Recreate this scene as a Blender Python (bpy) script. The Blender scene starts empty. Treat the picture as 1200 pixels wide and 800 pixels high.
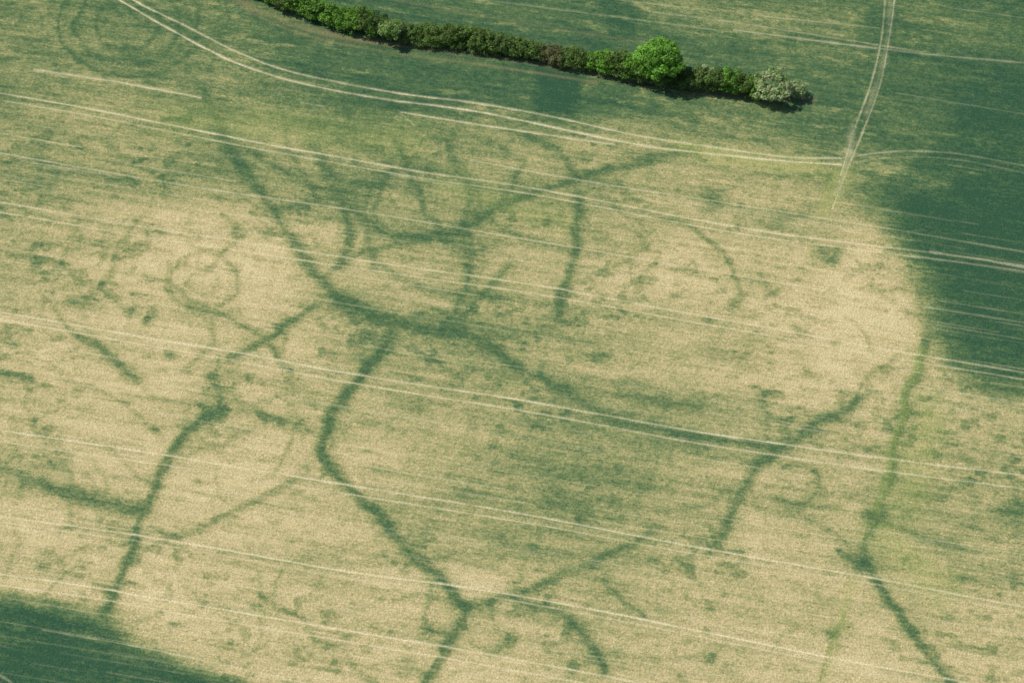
import bpy, math, numpy as np
from mathutils import Vector
rng = np.random.default_rng(7)
S = bpy.context.scene
S.view_settings.view_transform='Standard'; S.view_settings.look='None'; S.view_settings.exposure=0

# ------------------------------------------------------------ survey geometry
D=420.0; TH=math.radians(48); LENS=84.0
CY,CZ=-D*math.cos(TH), D*math.sin(TH)
cT,sT=math.cos(TH),math.sin(TH)
F=1200*LENS/36.0
def to_sheet(x,y):
    dy=y-CY; dz=-CZ
    dep=dy*cT-dz*sT; up=dy*sT+dz*cT
    return 600+F*x/dep, 400-F*up/dep
def to_world(u,v,z=0.0):
    a=(u-600)/F; b=(400-v)/F
    dx=a; dy=cT+b*sT; dz=-sT+b*cT
    t=(z-CZ)/dz
    return dx*t, CY+dy*t

# ------------------------------------------------------------ noise helpers
def vnoise(x,y,scale,seed):
    r=np.random.default_rng(seed); N=256
    tab=r.random((N,N)).astype(np.float32)
    X=x/scale; Y=y/scale
    xi=np.floor(X).astype(np.int32); yi=np.floor(Y).astype(np.int32)
    fx=(X-xi).astype(np.float32); fy=(Y-yi).astype(np.float32)
    fx=fx*fx*(3-2*fx); fy=fy*fy*(3-2*fy)
    a=tab[xi&255,yi&255]; b=tab[(xi+1)&255,yi&255]; c=tab[xi&255,(yi+1)&255]; d=tab[(xi+1)&255,(yi+1)&255]
    return (a*(1-fx)+b*fx)*(1-fy)+(c*(1-fx)+d*fx)*fy
def fbm(x,y,scale,seed,octs=4):
    s=0;w=1;t=0
    for i in range(octs):
        s=s+w*vnoise(x,y,scale/(2**i),seed+i*11); t+=w; w*=.55
    return s/t
def sstep(a,b,x):
    t=np.clip((x-a)/(b-a),0,1); return t*t*(3-2*t)

# ------------------------------------------------------------ ground sheet grid
def axis(lo,hi,step,far):
    core=np.arange(lo,hi,step)
    out=[];s=step;p=hi
    while p<far: s*=1.25; p+=s; out.append(p)
    o2=[];s=step;p=lo
    while p>-far: s*=1.25; p-=s; o2.append(p)
    return np.array(o2[::-1]+list(core)+out)
xs=axis(-116,116,0.135,6000); ys=axis(-82,100,0.155,6000)
nx,ny=len(xs),len(ys)
Xg,Yg=np.meshgrid(xs,ys,indexing='xy'); Xg=Xg.astype(np.float32);Yg=Yg.astype(np.float32)
Yc=np.maximum(Yg,-200)
U,V=to_sheet(Xg,Yc); U=U.astype(np.float32);V=V.astype(np.float32)
Uw=U+(fbm(Xg,Yg,4.0,3,4)-.5)*15; Vw=V+(fbm(Xg,Yg,4.0,33,4)-.5)*13   # organic edges

base_rows=np.array([
[.64,.60,.66,.75,.85,.86,.84,.78,.66,.72,.80,.80,.86],
[.58,.54,.60,.72,.78,.80,.80,.78,.72,.74,.80,.88,.95],
[.50,.46,.42,.40,.42,.42,.41,.38,.35,.38,.50,.80,.95],
[.36,.29,.18,.20,.30,.35,.35,.28,.23,.24,.17,.30,.90],
[.27,.23,.20,.22,.30,.38,.34,.31,.30,.26,.16,.20,.55],
[.27,.22,.18,.20,.26,.34,.44,.44,.36,.28,.22,.31,.36],
[.19,.19,.15,.18,.24,.36,.44,.46,.36,.28,.31,.36,.40],
[.20,.17,.15,.24,.24,.25,.28,.30,.30,.28,.29,.31,.32],
[.22,.20,.17,.21,.22,.23,.24,.26,.26,.26,.26,.28,.28]],dtype=np.float32)
uu=np.clip(U/100,0,11.999); vv=np.clip(V/100,0,7.999)
ui=uu.astype(int); vi=vv.astype(int); fu=uu-ui; fv=vv-vi
fu=fu*fu*(3-2*fu); fv=fv*fv*(3-2*fv)
G=(base_rows[vi,ui]*(1-fu)+base_rows[vi,ui+1]*fu)*(1-fv)+(base_rows[vi+1,ui]*(1-fu)+base_rows[vi+1,ui+1]*fu)*fv
G=G.astype(np.float32)
SOIL=np.zeros_like(G); LIME=np.zeros_like(G); BR=np.zeros_like(G)
GAP=fbm(Xg,Yg,5.0,812,4)

def smooth(pts,n=6):
    P=[np.array(p,float) for p in pts]
    if len(P)<3:
        return [P[0]+(P[-1]-P[0])*i/n for i in range(n+1)]
    P=[2*P[0]-P[1]]+P+[2*P[-1]-P[-2]]
    out=[]
    for i in range(1,len(P)-2):
        for k in range(n):
            t=k/n
            out.append(.5*((2*P[i])+(-P[i-1]+P[i+1])*t+(2*P[i-1]-5*P[i]+4*P[i+1]-P[i+2])*t*t+(-P[i-1]+3*P[i]-3*P[i+1]+P[i+2])*t**3))
    out.append(P[-2]); return out

def window(u0,u1,v0,v1):
    c=[to_world(u,v) for u in(u0,u1) for v in(v0,v1)]
    x0=min(p[0] for p in c);x1=max(p[0] for p in c);y0=min(p[1] for p in c);y1=max(p[1] for p in c)
    i0,i1=np.searchsorted(xs,[x0,x1]); j0,j1=np.searchsorted(ys,[y0,y1])
    return slice(max(j0-1,0),j1+1),slice(max(i0-1,0),i1+1)

def dist_field(pts,reach,warp=True,n=6):
    P=smooth(pts,n); A=np.array(P)
    w=window(A[:,0].min()-reach,A[:,0].max()+reach,A[:,1].min()-reach,A[:,1].max()+reach)
    uu=(Uw if warp else U); vv=(Vw if warp else V)
    d=np.full(uu[w].shape,1e6,np.float32); par=np.zeros_like(d)
    L=len(P)-1
    for k in range(L):
        a,b=P[k],P[k+1]
        ww=window(min(a[0],b[0])-reach,max(a[0],b[0])+reach,min(a[1],b[1])-reach,max(a[1],b[1])+reach)
        sub=(slice(ww[0].start-w[0].start,ww[0].stop-w[0].start),slice(ww[1].start-w[1].start,ww[1].stop-w[1].start))
        pu=uu[ww]-a[0]; pv=vv[ww]-a[1]; e=b-a; l=max(e@e,1e-6)
        t=np.clip((pu*e[0]+pv*e[1])/l,0,1)
        dd=np.hypot(pu-t*e[0],pv-t*e[1])
        s=d[sub]
        if s.shape!=dd.shape: continue
        m=dd<s
        par[sub]=np.where(m,(k+t)/L,par[sub]); d[sub]=np.where(m,dd,s)
    return w,d,par

DIT=np.zeros_like(G)
TK=.93
def ditch(pts,wd,T=.76,st=1.0,fade=0.0):
    T=T*TK
    w,d,par=dist_field(pts,wd*3+14)
    p=np.exp(-(d/(wd*.70))**2)*(.62+.62*GAP[w])*1.02
    p=p+np.exp(-(d/(wd*2.0))**2)*.20
    if fade: p=p*sstep(0,fade,par)*sstep(0,fade,1-par)
    q=np.clip(p*st,0,1)
    g=G[w]; g=g+np.maximum(T-g,0)*q; G[w]=g
    DIT[w]=np.maximum(DIT[w],q)
def lime(pts,wd,st=.7):
    w,d,par=dist_field(pts,wd*3+10)
    LIME[w]=np.maximum(LIME[w],np.exp(-(d/wd)**2)*st)
def track(pts,wd=1.0,st=.8,arr=None):
    w,d,par=dist_field(pts,wd*4+4,warp=False)
    wob=vnoise(Xg[w],Yg[w],2.2,int(rng.integers(1e6)))
    wob2=vnoise(Xg[w],Yg[w],11.0,int(rng.integers(1e6)))
    p=np.exp(-(d/(wd*(.65+.6*wob)))**2)*st*(.35+.45*wob+.5*wob2)
    A=SOIL if arr is None else arr
    A[w]=np.maximum(A[w],np.clip(p,0,1))
def blob(u,v,r,T=.75,ry=None,st=.9):
    ry=ry or r*.8
    w=window(u-r*3-8,u+r*3+8,v-ry*3-8,v+ry*3+8)
    q=((Uw[w]-u)/r)**2+((Vw[w]-v)/ry)**2
    g=G[w]; G[w]=g+np.maximum(T-g,0)*np.exp(-q)*st
def ring(u,v,rx,ry,wd,T=.55,st=.7,a0=0,a1=2*math.pi):
    pts=[(u+rx*math.cos(a),v+ry*math.sin(a)) for a in np.linspace(a0,a1,25)]
    ditch(pts,wd,T,st)
def poly(pts,soft,T,st=1.0):
    A=np.array(pts,float); n=len(A)
    reach=soft*1.5
    w=window(A[:,0].min()-reach,A[:,0].max()+reach,A[:,1].min()-reach,A[:,1].max()+reach)
    u=Uw[w]; v=Vw[w]
    d=np.full(u.shape,1e6,np.float32); ins=np.zeros(u.shape,bool)
    for k in range(n):
        a=A[k]; b=A[(k+1)%n]; e=b-a; l=max(e@e,1e-6)
        t=np.clip(((u-a[0])*e[0]+(v-a[1])*e[1])/l,0,1)
        d=np.minimum(d,np.hypot(u-a[0]-t*e[0],v-a[1]-t*e[1]))
        if a[1]!=b[1]:
            c=((a[1]>v)!=(b[1]>v))&(u<(b[0]-a[0])*(v-a[1])/(b[1]-a[1])+a[0]); ins^=c
    sd=np.where(ins,d,-d)
    m=sstep(-soft,soft,sd)*st
    G[w]=G[w]*(1-m)+T*m

# ---- broad growth zones and a dark patch
poly([(240,-60),(262,15),(320,75),(400,108),(520,128),(640,146),(760,170),(860,182),(985,205),(1035,262),(1072,310),(1078,350),(1100,405),(1140,440),(1420,480),(1420,-200),(240,-200)],26,.84,.60)
poly([(1085,185),(1040,240),(1060,290),(1088,335),(1092,380),(1118,420),(1150,448),(1420,490),(1420,100),(1130,110)],34,1.0,.92)
poly([(-250,690),(0,700),(60,708),(110,722),(160,755),(220,776),(285,806),(320,1000),(-250,1000)],19,.98,.95)
poly([(625,78),(688,80),(682,112),(665,138),(628,132),(632,105)],10,1.05,.85)  # small, very dark green patch in the top field, below the hedge
poly([(1050,-40),(1300,-40),(1300,60),(1180,66),(1060,50)],20,.78,.5)
poly([(720,0),(1010,10),(1010,62),(900,44),(760,24)],16,.55,.6)
poly([(700,-10),(750,-10),(740,40),(712,34)],8,1.0,.6)
poly([(1130,140),(1300,130),(1300,330),(1150,300)],26,1.0,.8)
poly([(780,118),(960,124),(985,175),(860,168),(790,150)],16,.66,.6)
poly([(1060,195),(1120,200),(1110,225),(1070,222)],12,.74,.6)
poly([(690,135),(860,160),(970,182),(960,215),(820,205),(700,170)],18,.46,.5)
for (u,v,r,ry,T,st) in [
 (660,545,120,58,.56,.6),(735,570,55,38,.64,.5),(590,545,50,22,.55,.4),(480,240,95,42,.52,.4),(520,405,60,24,.60,.5),
 (330,652,100,16,.48,.5),(640,655,70,14,.48,.5),(700,400,60,26,.44,.5),(800,478,70,16,.55,.5),(655,578,20,12,.76,.7),
 (400,225,30,30,.54,.4),(60,185,60,20,.6,.6),(50,215,20,22,.66,.5),(150,285,50,18,.45,.4),(555,292,20,16,.72,.7),
 (560,380,60,12,.66,.5),(730,530,80,16,.55,.4),(1100,600,90,40,.42,.4),(1190,600,20,14,.72,.7),(930,430,50,14,.36,.4),
 (400,650,60,30,.35,.4),(560,610,60,16,.5,.5),(700,460,60,10,.55,.4),(870,345,30,14,.42,.5),(450,480,70,16,.42,.4),(250,465,14,22,.6,.5),
 (70,760,60,40,1,.9),(820,410,60,24,.36,.5),(470,340,60,20,.44,.4),(600,360,40,20,.48,.5),(640,500,80,24,.48,.5),(1000,150,40,20,.5,.4)]:
    blob(u,v,r,T,ry,st)
for (u,v,r,ry) in [(230,310,70,40),(1010,350,60,70),(990,440,70,30),(330,400,40,20),(170,680,50,25),(800,300,70,30),(470,420,22,20),(560,690,60,20),(320,500,60,30),(870,640,40,20),(440,530,30,14),(430,710,80,20),(90,340,40,20),(730,620,40,12),(330,740,60,20)]:
    w=window(u-r*2.5,u+r*2.5,v-ry*2.5,v+ry*2.5)
    G[w]-=.06*np.exp(-(((Uw[w]-u)/r)**2+((Vw[w]-v)/ry)**2))

# ---- faint web of minor ditches and soil cracks
TK=1.06
for pts,wd,T,st in [
 ([(270,165),(330,200),(400,235),(455,278)],6,.66,.75),([(455,150),(480,200),(500,250),(545,290)],7,.66,.75),([(550,290),(545,345),(520,392)],8,.66,.8),
 ([(300,125),(380,155),(455,190),(520,205)],6,.66,.65),([(605,300),(560,350),(530,388)],7,.62,.75),([(425,300),(480,330),(540,345),(610,350)],6,.60,.7),
 ([(40,335),(80,380),(120,410)],5,.55,.6),([(100,250),(80,290),(60,340)],6,.5,.55),([(200,300),(195,345),(255,372)],5,.5,.6),
 ([(695,325),(720,360),(790,365)],5,.45,.6),([(60,440),(140,470),(200,522)],5,.45,.6),([(270,475),(320,492),(375,510)],6,.5,.6),
 ([(255,430),(330,455),(400,470)],6,.45,.55),([(870,590),(950,612),(1005,648)],5.5,.54,.7),([(750,602),(820,592),(868,572)],6,.54,.7),
 ([(1030,602),(1110,570),(1200,552)],7,.5,.6),([(640,600),(622,650),(600,695)],6,.5,.6),([(300,655),(310,720),(290,770)],5,.42,.5),
 ([(430,590),(500,590),(600,610),(700,640)],7,.5,.6),([(560,395),(640,385),(700,360)],7,.56,.6),([(600,430),(560,480),(540,530)],6,.50,.6),
 ([(660,458),(640,520),(660,575)],7,.56,.6),([(770,503),(760,560),(740,600)],7,.58,.6),([(375,325),(420,300),(470,285)],6.5,.62,.75),
 ([(320,245),(380,235),(430,215),(470,200)],6.5,.66,.7),([(0,300),(60,285),(150,285),(210,300)],6,.48,.55),([(120,165),(180,200),(290,205)],7,.62,.6),
 ([(560,245),(600,275),(670,290)],6,.58,.7),([(680,215),(730,250),(760,300)],6,.52,.65),([(200,535),(260,520),(300,490)],5,.44,.6),
 ([(880,455),(900,500),(885,550)],5,.48,.6),([(340,378),(330,420),(345,470)],5,.48,.6),([(830,235),(900,260),(960,290)],5,.42,.55),
 ([(1082,400),(1020,440),(1000,470)],5,.42,.6),([(480,655),(420,660),(330,655)],6,.44,.6),([(700,765),(780,770),(860,760)],6,.44,.6),
 ([(620,180),(600,215),(585,245)],6,.66,.7),([(455,278),(440,240),(450,205)],6,.66,.7),([(700,150),(760,165),(820,178)],6,.62,.55),
 ([(880,300),(900,345),(870,380)],5,.44,.55),([(1040,560),(980,590),(900,600)],5,.48,.6),([(940,510),(1000,520),(1045,530)],5,.48,.6),
 ([(330,130),(345,190),(372,230)],6,.64,.65),([(600,180),(560,165),(490,160)],5,.62,.6),([(160,330),(200,330),(240,370),(290,360)],5,.48,.6),
 ([(545,712),(500,700),(450,705)],5,.46,.55),([(20,470),(60,520),(90,575)],5,.46,.55),([(160,455),(200,470),(255,478)],5,.48,.6),
 ([(60,660),(100,640),(155,640)],5,.44,.5),([(740,300),(700,320),(672,320)],5,.5,.6),([(470,440),(520,450),(580,455)],5.5,.5,.6),([(250,150),(200,190),(190,235)],6,.58,.6)]:
    ditch(pts,wd,T,st,.12)
for i in range(80):
    a=rng.uniform(0,6.28); p=np.array([rng.uniform(0,1200),rng.uniform(160,800)]); pts=[tuple(p)]
    for j in range(int(rng.integers(2,5))):
        a+=rng.normal(0,.5); p=p+np.array([math.cos(a),math.sin(a)*.75])*rng.uniform(18,40); pts.append(tuple(p))
    if len(pts)>2: ditch(pts,rng.uniform(3.5,6),rng.uniform(.4,.58),rng.uniform(.3,.6),.2)

# ---- main buried ditches (crop marks)
TK=.93
ditch([(238,105),(262,165),(290,205)],10,.80,.75)
ditch([(262,165),(290,205),(318,245),(345,285),(375,325),(395,350)],11,.80,.88)
ditch([(395,350),(430,368),(470,380),(520,388),(570,402),(610,430)],12.5,.84,.95)
ditch([(610,430),(660,458),(710,485),(770,503),(830,515),(880,521),(950,528)],10.5,.78,.88,.10)
ditch([(600,440),(650,478),(720,495),(790,512),(850,540)],10,.6,.5,.2)
ditch([(470,380),(445,415),(415,450),(390,490),(378,530),(400,565),(430,590),(460,625),(490,655),(520,685),(548,712)],10.5,.80,.93)
ditch([(548,712),(530,745),(510,775),(495,806),(480,860)],9,.78,.88)
ditch([(548,712),(590,698),(640,685),(690,660),(740,637),(780,610)],9,.74,.85,.1)
ditch([(590,702),(640,710),(675,730),(700,765),(714,800)],9,.73,.85,.1)
ditch([(385,350),(340,378),(300,405),(255,428)],7,.74,.88,.15)
ditch([(262,478),(225,500),(200,535),(180,575),(165,610),(150,660),(130,700),(112,730)],9,.77,.88)
ditch([(-80,530),(0,548),(50,565),(100,582),(165,600)],12,.76,.88)
ditch([(165,620),(210,625),(260,605),(320,575),(375,548)],7,.64,.7,.15)
ditch([(455,278),(500,278),(540,268),(580,245),(620,228),(680,210),(730,195),(780,183),(830,176)],8.5,.80,.88,.08)
ditch([(672,215),(676,250),(675,280),(668,320),(658,352),(650,388)],10,.78,.90,.10)
ditch([(590,150),(625,160),(655,178),(668,200),(672,225)],7,.76,.75,.1)
ditch([(515,150),(530,180),(546,215),(548,245),(542,270)],7.5,.76,.75,.1)
ditch([(1125,270),(1105,320),(1095,360),(1080,410),(1068,450),(1050,510),(1040,560),(1022,610),(1012,655)],8,.74,.85)
lime([(1078,410),(1064,460),(1048,515),(1038,560),(1024,600)],6,.42)
lime([(1000,680),(985,725),(972,775),(962,820)],6,.35)
lime([(1090,480),(1075,540),(1060,590)],24,.28)
lime([(985,200),(975,225),(965,245)],10,.4)
lime([(1030,620),(1060,650),(1100,690)],22,.3)
lime([(800,172),(870,185),(960,198)],10,.45); lime([(200,140),(330,150),(480,165)],22,.22); lime([(520,215),(600,240),(660,262)],16,.2)
ditch([(1012,660),(1040,700),(1075,750),(1105,785),(1150,840)],9,.80,.92)
ditch([(980,648),(1012,660)],6,.75,.8); ditch([(1005,600),(1040,612),(1080,625),(1140,650)],6.5,.68,.8,.15)
blob(1010,660,13,.88,10,1); blob(1023,605,11,.85,10,1); blob(976,746,9,.76,9,.8); ditch([(985,725),(970,765),(962,800)],5,.62,.6)
ditch([(1030,455),(985,480),(940,510),(885,550),(865,590),(845,625),(818,660)],9.5,.76,.88,.1)
TK=1.0
ditch([(80,385),(108,398),(125,415),(155,440),(166,458)],7,.66,.75,.15)
ditch([(355,150),(385,205),(405,250),(408,285),(398,320)],8.5,.70,.75,.12)
ditch([(365,190),(410,235),(432,285),(440,330)],8,.66,.7,.15)
ditch([(395,350),(420,385),(430,400)],6,.7,.6)
ring(238,330,40,34,4.5,.52,.65); ring(238,330,18,14,5,.40,.4); ring(494,240,68,42,6.5,.70,.75)
ring(300,560,50,34,4,.40,.5,.3,3.6); ring(720,430,60,34,4.5,.46,.5,2.6,5.4); ring(95,370,50,36,4.5,.50,.5,3.4,5.9)
ditch([(755,255),(800,262),(850,300),(866,345),(856,368)],6,.54,.75,.15); ring(800,312,62,52,4.5,.44,.5,1,4.4)
ditch([(200,340),(250,365),(300,388),(335,425),(345,460)],6,.60,.75,.2)
ditch([(715,462),(780,470),(835,482)],8,.62,.75,.2)
ditch([(705,668),(720,695),(762,728)],6.5,.64,.8,.15)
ditch([(890,575),(930,592),(958,572),(950,545)],5,.56,.7,.15)
ditch([(190,235),(150,275),(120,335),(85,372)],7,.56,.65,.2)
ditch([(-40,425),(0,438),(34,447)],6,.70,.8)
ditch([(500,400),(520,430),(560,445)],7,.62,.6,.2); ditch([(560,395),(545,440),(520,470)],6,.5,.5,.2)
ditch([(255,425),(258,480)],6,.6,.6); ditch([(0,690),(15,650),(20,600)],6,.5,.5,.2)
ditch([(640,388),(690,405),(720,430)],6,.5,.5,.2); ditch([(890,540),(845,535),(800,548)],6,.5,.6,.2)
ditch([(780,505),(820,470),(895,460)],5,.45,.5,.2); ditch([(200,120),(150,60),(110,0)],8,.8,.4,.2)
ditch([(40,220),(60,150),(100,110)],8,.7,.5,.2); ditch([(240,120),(215,60),(205,0)],7,.8,.4,.1)
for a in (38,62,84): ring(150,30,a,a*.72,4,.84,.55)
ring(990,30,60,30,3,.8,.2)
for (u,v,r) in [(835,237,15),(960,296,12),(975,306,13),(980,292,8),(505,738,11),(678,607,7),(150,365,8),(172,378,8),(200,415,8),(152,440,7),(862,358,10),(893,465,9),(1116,318,8),(40,310,8),(545,292,12),(640,262,8),(560,215,7),(250,440,7),(310,490,7),(180,500,6),(120,300,6),(440,395,10),(1030,310,5),(790,345,5),(905,345,5),(1060,655,6),(640,745,5),(830,770,7)]:
    blob(u,v,r,.70,r*.8,.85)
for i in range(800):
    u=rng.uniform(-100,1300); v=rng.uniform(150,850); r=rng.uniform(2,6)*(1 if rng.random()<.85 else 2)
    blob(u,v,r*rng.uniform(1,1.9),rng.uniform(.42,.66),r*.7,rng.uniform(.3,.75))

# mottling at several scales, stretched along the drill rows
p0=np.array(to_world(0,368)); p1=np.array(to_world(1200,565)); dr=(p1-p0)/np.linalg.norm(p1-p0); DRA=math.atan2(dr[1],dr[0])
A_=Xg*dr[0]+Yg*dr[1]; B_=-Xg*dr[1]+Yg*dr[0]
m1=fbm(A_*.6,B_,14,101,4)-.5; m2=fbm(A_*.5,B_,3.4,211,3)-.5; st1=fbm(A_*.06,B_,.9,307,2)-.5; st2=fbm(A_*.03,B_,3.5,409,2)-.5
m3=fbm(A_*.8,B_,1.1,641,2)-.5
core=(1-.45*sstep(.7,1,G))*(1-.25*DIT)
G+=(m1*.26+m2*.20+m3*.18+st1*.22+st2*.16)*core
sp=sstep(.58,.74,fbm(A_*.7,B_,1.5,555,2))*sstep(.40,.60,fbm(Xg,Yg,16,577,3))
G+=sp*.20*(1-sstep(.5,.75,G))
sp2=sstep(.56,.80,fbm(A_*.35,B_,1.3,955,3))*sstep(.40,.60,fbm(Xg,Yg,20,977,3))
G-=sp2*.20*sstep(.45,.7,G)*(1-sstep(.88,1.02,G))*(1-DIT)

# ---- wheelings
K=.90
def drive(pts,off=7,st=.8,wd=1.0,second=.7,off_r=None):
    off_r=off if off_r is None else off_r
    track(pts,wd*K,st)
    if second: track([(p[0],p[1]+off+(off_r-off)*p[0]/1200) for p in pts],wd*.85*K,second)
track([(60,-45),(130,-5),(190,30),(250,62),(300,83),(370,102),(450,117),(550,130),(650,150),(760,172),(850,182),(930,190),(985,193)],1.1,.9)
track([(90,-45),(155,0),(215,30),(270,58),(330,82),(400,98),(480,112),(560,122),(650,138),(740,158),(830,172),(920,184),(985,186)],1.1,.9)
track([(985,186),(1050,178),(1120,181),(1200,195),(1400,230)],1.0,.42); track([(985,193),(1050,185),(1120,188),(1200,203),(1400,240)],.9,.3)
track([(1052,-60),(1048,0),(1041,50),(1031,100),(1013,150),(990,205),(975,245)],1.1,.6); track([(1040,-60),(1037,0),(1032,50),(1020,100),(1002,150),(985,205)],1.1,.6)
track([(1045,0),(1036,70),(1015,135)],3.5,.22); track([(1000,150),(992,190),(980,225)],5,.25)
drive([(-200,76),(0,110),(100,127),(200,147),(300,167),(400,185),(500,203),(600,217),(700,235),(800,255),(900,272),(1000,285),(1100,298),(1200,312),(1400,345)],8,.85,1.15,.55,7)
track([(1090,296),(1150,305),(1205,315)],1.3,.9)
track([(40,82),(140,97),(235,115)],1.2,.75); track([(470,132),(570,148),(720,170)],1.1,.75); track([(466,130),(486,148)],1,.4)
track([(550,188),(700,215),(850,238),(1000,262),(1100,279),(1200,296)],.9,.5)
track([(860,36),(1000,54),(1100,66),(1200,75),(1400,95)],1.1,.5); track([(760,14),(880,30),(1080,62)],1.0,.35); track([(560,0),(700,18),(840,36)],.9,.3)
track([(1110,10),(1200,22)],.8,.25); track([(1050,110),(1200,135)],.8,.25); track([(700,-2),(900,20),(1030,34)],.8,.3)
drive([(-200,203),(0,237),(150,263),(300,286),(450,309),(600,330),(700,347),(800,366),(900,384),(1000,402),(1100,420),(1200,437),(1400,470)],12,.72,1.05,.6,8)
track([(0,180),(200,215),(400,245),(600,278),(800,312),(1000,346),(1200,379),(1400,410)],.9,.5)
drive([(-200,335),(0,366),(100,383),(200,400),(300,417),(400,436),(500,452),(600,467),(700,485),(800,503),(900,518),(1000,532),(1100,545),(1200,557),(1400,585)],8,.85,1.2,.75,16)
drive([(-200,475),(0,504),(200,534),(400,567),(600,600),(800,638),(1000,673),(1200,711),(1400,748)],13,.9,1.15,.6,6)
drive([(-200,572),(0,604),(200,633),(400,668),(560,690),(700,715),(850,745),(1000,775),(1120,797),(1400,850)],7,.95,1.25,.5)
drive([(-200,640),(0,672),(100,686),(250,712),(400,737),(560,764),(740,798),(900,830)],13,.95,1.15,.75,13)
track([(50,738),(200,765),(340,796),(420,812)],1.0,.6); track([(-60,770),(0,792),(20,806)],1.3,.7)
for i in range(190):
    u=rng.uniform(-150,1200); v=rng.uniform(40 if rng.random()<.1 else 175,800); L=rng.uniform(30,220); s=.166+rng.normal(0,.004)
    if v<200 and u>200 : L*=.5
    track([(u,v),(u+L,v+L*s)],rng.uniform(.45,.75),rng.uniform(.15,.45))
for v0 in (140,205,290,330,412,455,545,590,640,700,745):
    track([(-150,v0-25),(1350,v0+223)],.6,rng.uniform(.12,.26))
SOIL*=1-.45*sstep(.7,1.0,G)
track([(230,-30),(280,2),(340,28),(400,44),(470,54),(560,64),(640,77),(740,94),(800,104),(870,112),(955,118)],3.6,1.0,arr=BR)
track([(290,14),(350,40),(440,60),(560,76),(700,98)],1.6,.7,arr=BR)
track([(440,-4),(520,12),(600,26),(700,42),(760,52)],2,.4,arr=BR)

Z=(rng.random(G.shape).astype(np.float32)-.5)*.105 + np.clip(G,0,1)*.22 - SOIL*.12
Z+=(st1*.14)
far=sstep(1.0,1.6,np.maximum(np.abs(Xg)/116,np.abs(Yg)/95)); Z=Z*(1-far)
G=G*(1-far)+far*.6

def make_ground():
    me=bpy.data.meshes.new("crop_field")
    n=nx*ny; co=np.empty((n,3),np.float32); co[:,0]=Xg.ravel();co[:,1]=Yg.ravel();co[:,2]=Z.ravel()
    idx=np.arange(n,dtype=np.int32).reshape(ny,nx)
    q=np.stack([idx[:-1,:-1],idx[:-1,1:],idx[1:,1:],idx[1:,:-1]],-1).reshape(-1,4)
    me.vertices.add(n); me.vertices.foreach_set("co",co.ravel())
    me.loops.add(q.size); me.loops.foreach_set("vertex_index",q.ravel())
    me.polygons.add(len(q)); me.polygons.foreach_set("loop_start",np.arange(0,q.size,4,dtype=np.int32))
    me.update(calc_edges=True)
    at=me.attributes.new("growth",'FLOAT_COLOR','POINT')
    c=np.stack([G,SOIL,LIME,BR],-1).astype(np.float32); at.data.foreach_set("color",c.ravel())
    o=bpy.data.objects.new("crop_field",me); S.collection.objects.link(o); return o
ground=make_ground()

def newmat(name):
    m=bpy.data.materials.new(name); m.use_nodes=True; nt=m.node_tree; nt.nodes.clear(); return m,nt
class NT:
    def __init__(s,nt): s.nt=nt
    def n(s,t,**k):
        x=s.nt.nodes.new(t)
        for a,b in k.items(): setattr(x,a,b)
        return x
    def l(s,a,b): s.nt.links.new(a,b)
    def math(s,op,a,b=None,clamp=False):
        x=s.n('ShaderNodeMath',operation=op,use_clamp=clamp)
        for i,q in enumerate((a,b)):
            if q is None: continue
            if isinstance(q,(int,float)): x.inputs[i].default_value=q
            else: s.l(q,x.inputs[i])
        return x.outputs[0]
    def mix(s,f,a,b,bt='MIX'):
        x=s.n('ShaderNodeMix',data_type='RGBA',blend_type=bt)
        for i,q in ((0,f),(6,a),(7,b)):
            if isinstance(q,(int,float)): x.inputs[i].default_value=q
            elif isinstance(q,tuple): x.inputs[i].default_value=(*q,1)
            else: s.l(q,x.inputs[i])
        return x.outputs[2]
m,nt=newmat("crop_canopy"); k=NT(nt)
out=k.n('ShaderNodeOutputMaterial'); bs=k.n('ShaderNodeBsdfPrincipled'); k.l(bs.outputs[0],out.inputs[0])
bs.inputs['Roughness'].default_value=.9; bs.inputs['Specular IOR Level'].default_value=.1
at=k.n('ShaderNodeAttribute',attribute_name="growth"); sp3=k.n('ShaderNodeSeparateColor'); k.l(at.outputs['Color'],sp3.inputs[0])
tc=k.n('ShaderNodeTexCoord')
def noise(scale,detail=2,rot=0,sc=(1,1,1),rough=.6):
    mp=k.n('ShaderNodeMapping'); mp.vector_type='TEXTURE'; mp.inputs['Rotation'].default_value=(0,0,rot); mp.inputs['Scale'].default_value=sc
    k.l(tc.outputs['Object'],mp.inputs['Vector'])
    x=k.n('ShaderNodeTexNoise'); x.inputs['Scale'].default_value=scale; x.inputs['Detail'].default_value=detail; x.inputs['Roughness'].default_value=rough
    k.l(mp.outputs[0],x.inputs['Vector']); return x.outputs['Fac']
nf=noise(2.6,2,DRA,(1.8,1,1)); nr=noise(2.2,2,DRA,(12,1,1)); nm=noise(.9,3,DRA,(1.6,1,1))
c=lambda x,a: k.math('MULTIPLY',k.math('SUBTRACT',x,.5),a)
g=k.math('ADD',sp3.outputs[0],c(nf,.62)); g=k.math('ADD',g,c(nr,.32)); g=k.math('ADD',g,c(nm,.20))
cr=k.n('ShaderNodeValToRGB'); e=cr.color_ramp
stops=[(0.0,(.585,.495,.265)),(.2,(.475,.400,.202)),(.38,(.335,.318,.140)),(.56,(.190,.228,.092)),(.76,(.082,.145,.060)),(1.0,(.030,.086,.044))]
e.elements[0].position=0;e.elements[0].color=(*stops[0][1],1);e.elements[1].position=1;e.elements[1].color=(*stops[-1][1],1)
for p,col in stops[1:-1]:
    q=e.elements.new(p); q.color=(*col,1)
k.l(g,cr.inputs[0]); col=cr.outputs[0]
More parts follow.
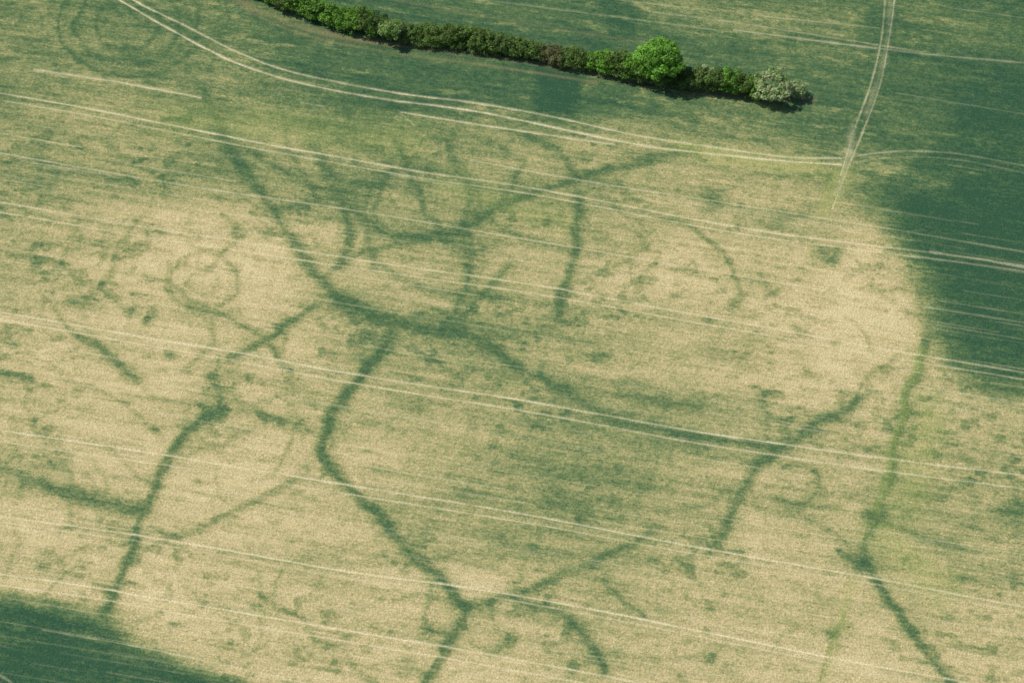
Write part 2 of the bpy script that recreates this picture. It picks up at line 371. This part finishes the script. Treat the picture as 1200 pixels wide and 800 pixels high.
col=k.mix(k.math('MULTIPLY',sp3.outputs[2],k.math('ADD',nm,.35),True),col,(.28,.34,.085))
col=k.mix(k.math('MULTIPLY',at.outputs['Alpha'],k.math('ADD',nf,.2),True),col,(.24,.20,.10))
col=k.mix(k.math('MULTIPLY',sp3.outputs[1],k.math('ADD',k.math('MULTIPLY',nf,1.2),.3),True),col,(.68,.60,.38))
spk=noise(4.2,2); br=k.math('ADD',k.math('MULTIPLY',spk,1.6),.22)
cb=k.n('ShaderNodeCombineColor'); [k.l(br,cb.inputs[i]) for i in range(3)]
col=k.mix(1.0,col,cb.outputs[0],'MULTIPLY')
k.l(col,bs.inputs['Base Color'])
ground.data.materials.append(m)

# ------------------------------------------------------------ foliage
def leafmat(name):
    m,nt=newmat(name); k=NT(nt)
    out=k.n('ShaderNodeOutputMaterial'); bs=k.n('ShaderNodeBsdfPrincipled')
    at=k.n('ShaderNodeAttribute',attribute_name="tint"); k.l(at.outputs['Color'],bs.inputs['Base Color'])
    bs.inputs['Roughness'].default_value=.6; bs.inputs['Specular IOR Level'].default_value=.25
    tr=k.n('ShaderNodeBsdfTranslucent'); k.l(at.outputs['Color'],tr.inputs[0])
    mx=k.n('ShaderNodeMixShader'); mx.inputs[0].default_value=.4; k.l(bs.outputs[0],mx.inputs[1]); k.l(tr.outputs[0],mx.inputs[2]); k.l(mx.outputs[0],out.inputs[0])
    return m
LEAF=leafmat("leaf"); 
mb,ntb=newmat("bark"); kb=NT(ntb); o_=kb.n('ShaderNodeOutputMaterial'); b_=kb.n('ShaderNodeBsdfPrincipled'); nz=kb.n('ShaderNodeTexNoise'); nz.inputs['Scale'].default_value=6
kb.l(kb.mix(nz.outputs['Fac'],(.05,.035,.02),(.14,.11,.08)),b_.inputs['Base Color']); b_.inputs['Roughness'].default_value=.9; kb.l(b_.outputs[0],o_.inputs[0])

def leaves_obj(name,P,N,C,size,parent=None):
    n=len(P)
    r=rng.normal(size=(n,3)); t=np.cross(N,r); t/=np.linalg.norm(t,axis=1)[:,None]+1e-9; b=np.cross(N,t)
    s=(size*rng.uniform(.6,1.4,n))[:,None]
    co=np.stack([P-t*s*.5,P+b*s*.36+N*s*.08,P+t*s*.5,P-b*s*.36+N*s*.08],1).reshape(-1,3).astype(np.float32)
    me=bpy.data.meshes.new(name); me.vertices.add(4*n); me.vertices.foreach_set("co",co.ravel())
    me.loops.add(4*n); me.loops.foreach_set("vertex_index",np.arange(4*n,dtype=np.int32))
    me.polygons.add(n); me.polygons.foreach_set("loop_start",np.arange(0,4*n,4,dtype=np.int32)); me.update(calc_edges=True)
    a=me.attributes.new("tint",'FLOAT_COLOR','POINT'); cc=np.ones((4*n,4),np.float32); cc[:,:3]=np.repeat(C,4,0); a.data.foreach_set("color",cc.ravel())
    me.materials.append(LEAF); o=bpy.data.objects.new(name,me); S.collection.objects.link(o); o.parent=parent; return o
def clump_leaves(cen,rad,cols,per):
    Ps=[];Ns=[];Cs=[]
    for c,r,col in zip(cen,rad,cols):
        n=int(per*r*r)+8
        d=rng.normal(size=(n,3)); d/=np.linalg.norm(d,axis=1)[:,None]; d[:,2]=np.where(d[:,2]<-.3,-d[:,2],d[:,2])
        rr=r*rng.uniform(.62,1.08,n)[:,None]
        Ps.append(np.array(c)+d*rr*np.array([1,1,.85]))
        nn=d+rng.normal(size=(n,3))*.35+np.array([0,0,.25]); nn/=np.linalg.norm(nn,axis=1)[:,None]; Ns.append(nn)
        Cs.append(np.clip(np.array(col)*rng.uniform(.75,1.3,(n,1)),0.004,.9))
    return np.concatenate(Ps),np.concatenate(Ns),np.concatenate(Cs)
def limb(V,Fc,a,b,ra,rb,seg=7):
    a=np.array(a,float);b=np.array(b,float);d=b-a;d/=np.linalg.norm(d)
    x=np.cross(d,[.3,.9,.1]);x/=np.linalg.norm(x);y=np.cross(d,x);s=len(V)
    for p,r in((a,ra),(b,rb)):
        for i in range(seg):
            t=2*math.pi*i/seg; V.append(tuple(p+r*(x*math.cos(t)+y*math.sin(t))))
    for i in range(seg):
        j=(i+1)%seg; Fc.append((s+i,s+j,s+seg+j,s+seg+i))
def wood(name,V,Fc,parent):
    me=bpy.data.meshes.new(name); me.from_pydata(V,[],Fc); me.materials.append(mb)
    o=bpy.data.objects.new(name,me); S.collection.objects.link(o); o.parent=parent; return o
def bush(name,u,v,R,H,col,col2,nclump,per,size,trunk=.25,flower=0,cr=(.6,1.1)):
    x,y=to_world(u,v); e=bpy.data.objects.new(name,None); S.collection.objects.link(e); e.location=(x,y,0)
    cen=[];rad=[];cols=[]
    zc=H*.53
    for i in range(nclump):
        d=rng.normal(size=3); d/=np.linalg.norm(d); d[2]=abs(d[2]) if rng.random()<.75 else d[2]
        q=rng.uniform(.5,.86)
        lob=1+.10*math.sin(3*math.atan2(d[1],d[0])+u)
        cen.append((d[0]*R*q*lob,d[1]*R*q*lob,zc+d[2]*H*.47*q)); rad.append(rng.uniform(*cr))
        f=rng.random(); cc=np.array(col)*(1-f)+np.array(col2)*f
        cols.append(cc*rng.uniform(.75,1.25))
    P,N,C=clump_leaves(cen,rad,cols,per)
    if flower:
        mk=(rng.random(len(P))<flower*np.clip(fbm(P[:,0],P[:,1]+P[:,2],1.4,int(u),2)*3.0-.6,0,1))
        C[mk]=np.array([.58,.66,.34])*rng.uniform(.6,1.1,(mk.sum(),1))
    leaves_obj("foliage",P,N,C,size,e)
    V=[];Fc=[]; limb(V,Fc,(0,0,0),(.1,.05,H*.35),trunk,trunk*.7)
    for i in range(9):
        c=cen[int(rng.integers(len(cen)))]; mid=(c[0]*.45,c[1]*.45,H*.35+(c[2]-H*.35)*.5)
        limb(V,Fc,(.1,.05,H*.33),mid,trunk*.5,trunk*.3); limb(V,Fc,mid,c,trunk*.3,trunk*.08)
    wood("trunk_and_limbs",V,Fc,e); return e
bush("field_maple_tree",771,92,5.4,8.4,(.16,.35,.04),(.22,.46,.065),230,80,.40,.3)
bush("hawthorn_bush",903,112,4.9,4.6,(.19,.33,.085),(.28,.40,.13),120,85,.36,.15,.75,(.5,.9))
bush("hawthorn_bush",828,101,2.3,4.8,(.15,.27,.06),(.23,.32,.10),34,85,.34,.12,.8,(.5,.8))
bush("hawthorn_bush",458,50,2.8,5.0,(.16,.31,.05),(.23,.38,.08),38,85,.34,.12,.4,(.5,.85))
bush("hawthorn_bush",933,113,2.4,3.0,(.16,.28,.065),(.22,.34,.10),26,80,.34,.12,.6,(.5,.8))

hp=smooth([(200,-62),(280,-20),(320,2),(350,14),(400,29),(450,41),(500,48),(550,54),(600,62),(650,72),(700,81),(750,91),(800,99),(850,106),(888,111)],10)
W=np.array([to_world(*p) for p in hp]); seg=np.linalg.norm(np.diff(W,axis=0),axis=1); cum=np.r_[0,np.cumsum(seg)]
cen=[];rad=[];cols=[];V=[];Fc=[]; s=0
us=np.array([p[0] for p in hp])
one=lambda a,b,sc,sd: vnoise(np.array([a]),np.array([b]),sc,sd)[0]
while s<cum[-1]:
    x=np.interp(s,cum,W[:,0]); y=np.interp(s,cum,W[:,1]); u=np.interp(s,cum,us)
    hh=4.5+2.0*(one(s,0.,4.5,5)-.5)*2+1.0*(one(s,9.,1.5,6)-.5)
    wd=2.1+1.0*(one(s,3.,5.0,8)-.5)*2
    kind=one(s,5.,3.5,12)
    for j in range(9):
        off=rng.uniform(-1,1); z=hh*rng.uniform(.25,.88)*(1-.3*abs(off))
        cen.append((x+rng.normal(0,.3),y+off*wd,z)); rad.append(rng.uniform(.45,1.0))
        bright=(.17,.35,.045); dark=(.105,.185,.042); brown=(.165,.175,.068); olive=(.145,.24,.052)
        if u<435: b=bright if kind>.33 else olive
        elif 690<u<745 or u>845: b=bright if kind>.5 else olive
        else: b=[brown,olive,dark,olive][int(min(kind*4,3.9))]
        if rng.random()<.15: b=olive
        cols.append(np.array(b)*rng.uniform(.75,1.3))
    if rng.random()<.5: limb(V,Fc,(x,y,0),(x+rng.normal(0,.3),y+rng.normal(0,.4),hh*.8),.09,.03,5)
    s+=.38
P,N,C=clump_leaves(cen,rad,cols,80)
he=bpy.data.objects.new("hedgerow",None); S.collection.objects.link(he)
leaves_obj("foliage",P,N,C,.32,he); wood("stems",V,Fc,he)

# ------------------------------------------------------------ light, sky, camera
el=math.radians(50); az=math.radians(158)
d=Vector((math.cos(el)*math.cos(az),math.cos(el)*math.sin(az),math.sin(el)))
L=bpy.data.lights.new("sun",'SUN'); L.energy=4.0; L.angle=math.radians(.5); L.color=(1,.95,.86)
lo=bpy.data.objects.new("sun",L); lo.rotation_euler=(-d).to_track_quat('-Z','Y').to_euler(); S.collection.objects.link(lo)
w=bpy.data.worlds.new("World"); S.world=w; w.use_nodes=True; n=w.node_tree.nodes; bg=n['Background']; sk=n.new('ShaderNodeTexSky')
sk.sky_type='NISHITA'; sk.sun_disc=False; sk.sun_elevation=el; sk.sun_rotation=math.pi/2-az; w.node_tree.links.new(sk.outputs[0],bg.inputs[0]); bg.inputs[1].default_value=.10
cd=bpy.data.cameras.new("camera"); cd.lens=LENS; cd.sensor_width=36; cd.clip_end=20000; cd.clip_start=1
co=bpy.data.objects.new("camera",cd); co.location=(0,CY,CZ); co.rotation_euler=(math.pi/2-TH,0,0); S.collection.objects.link(co); S.camera=co
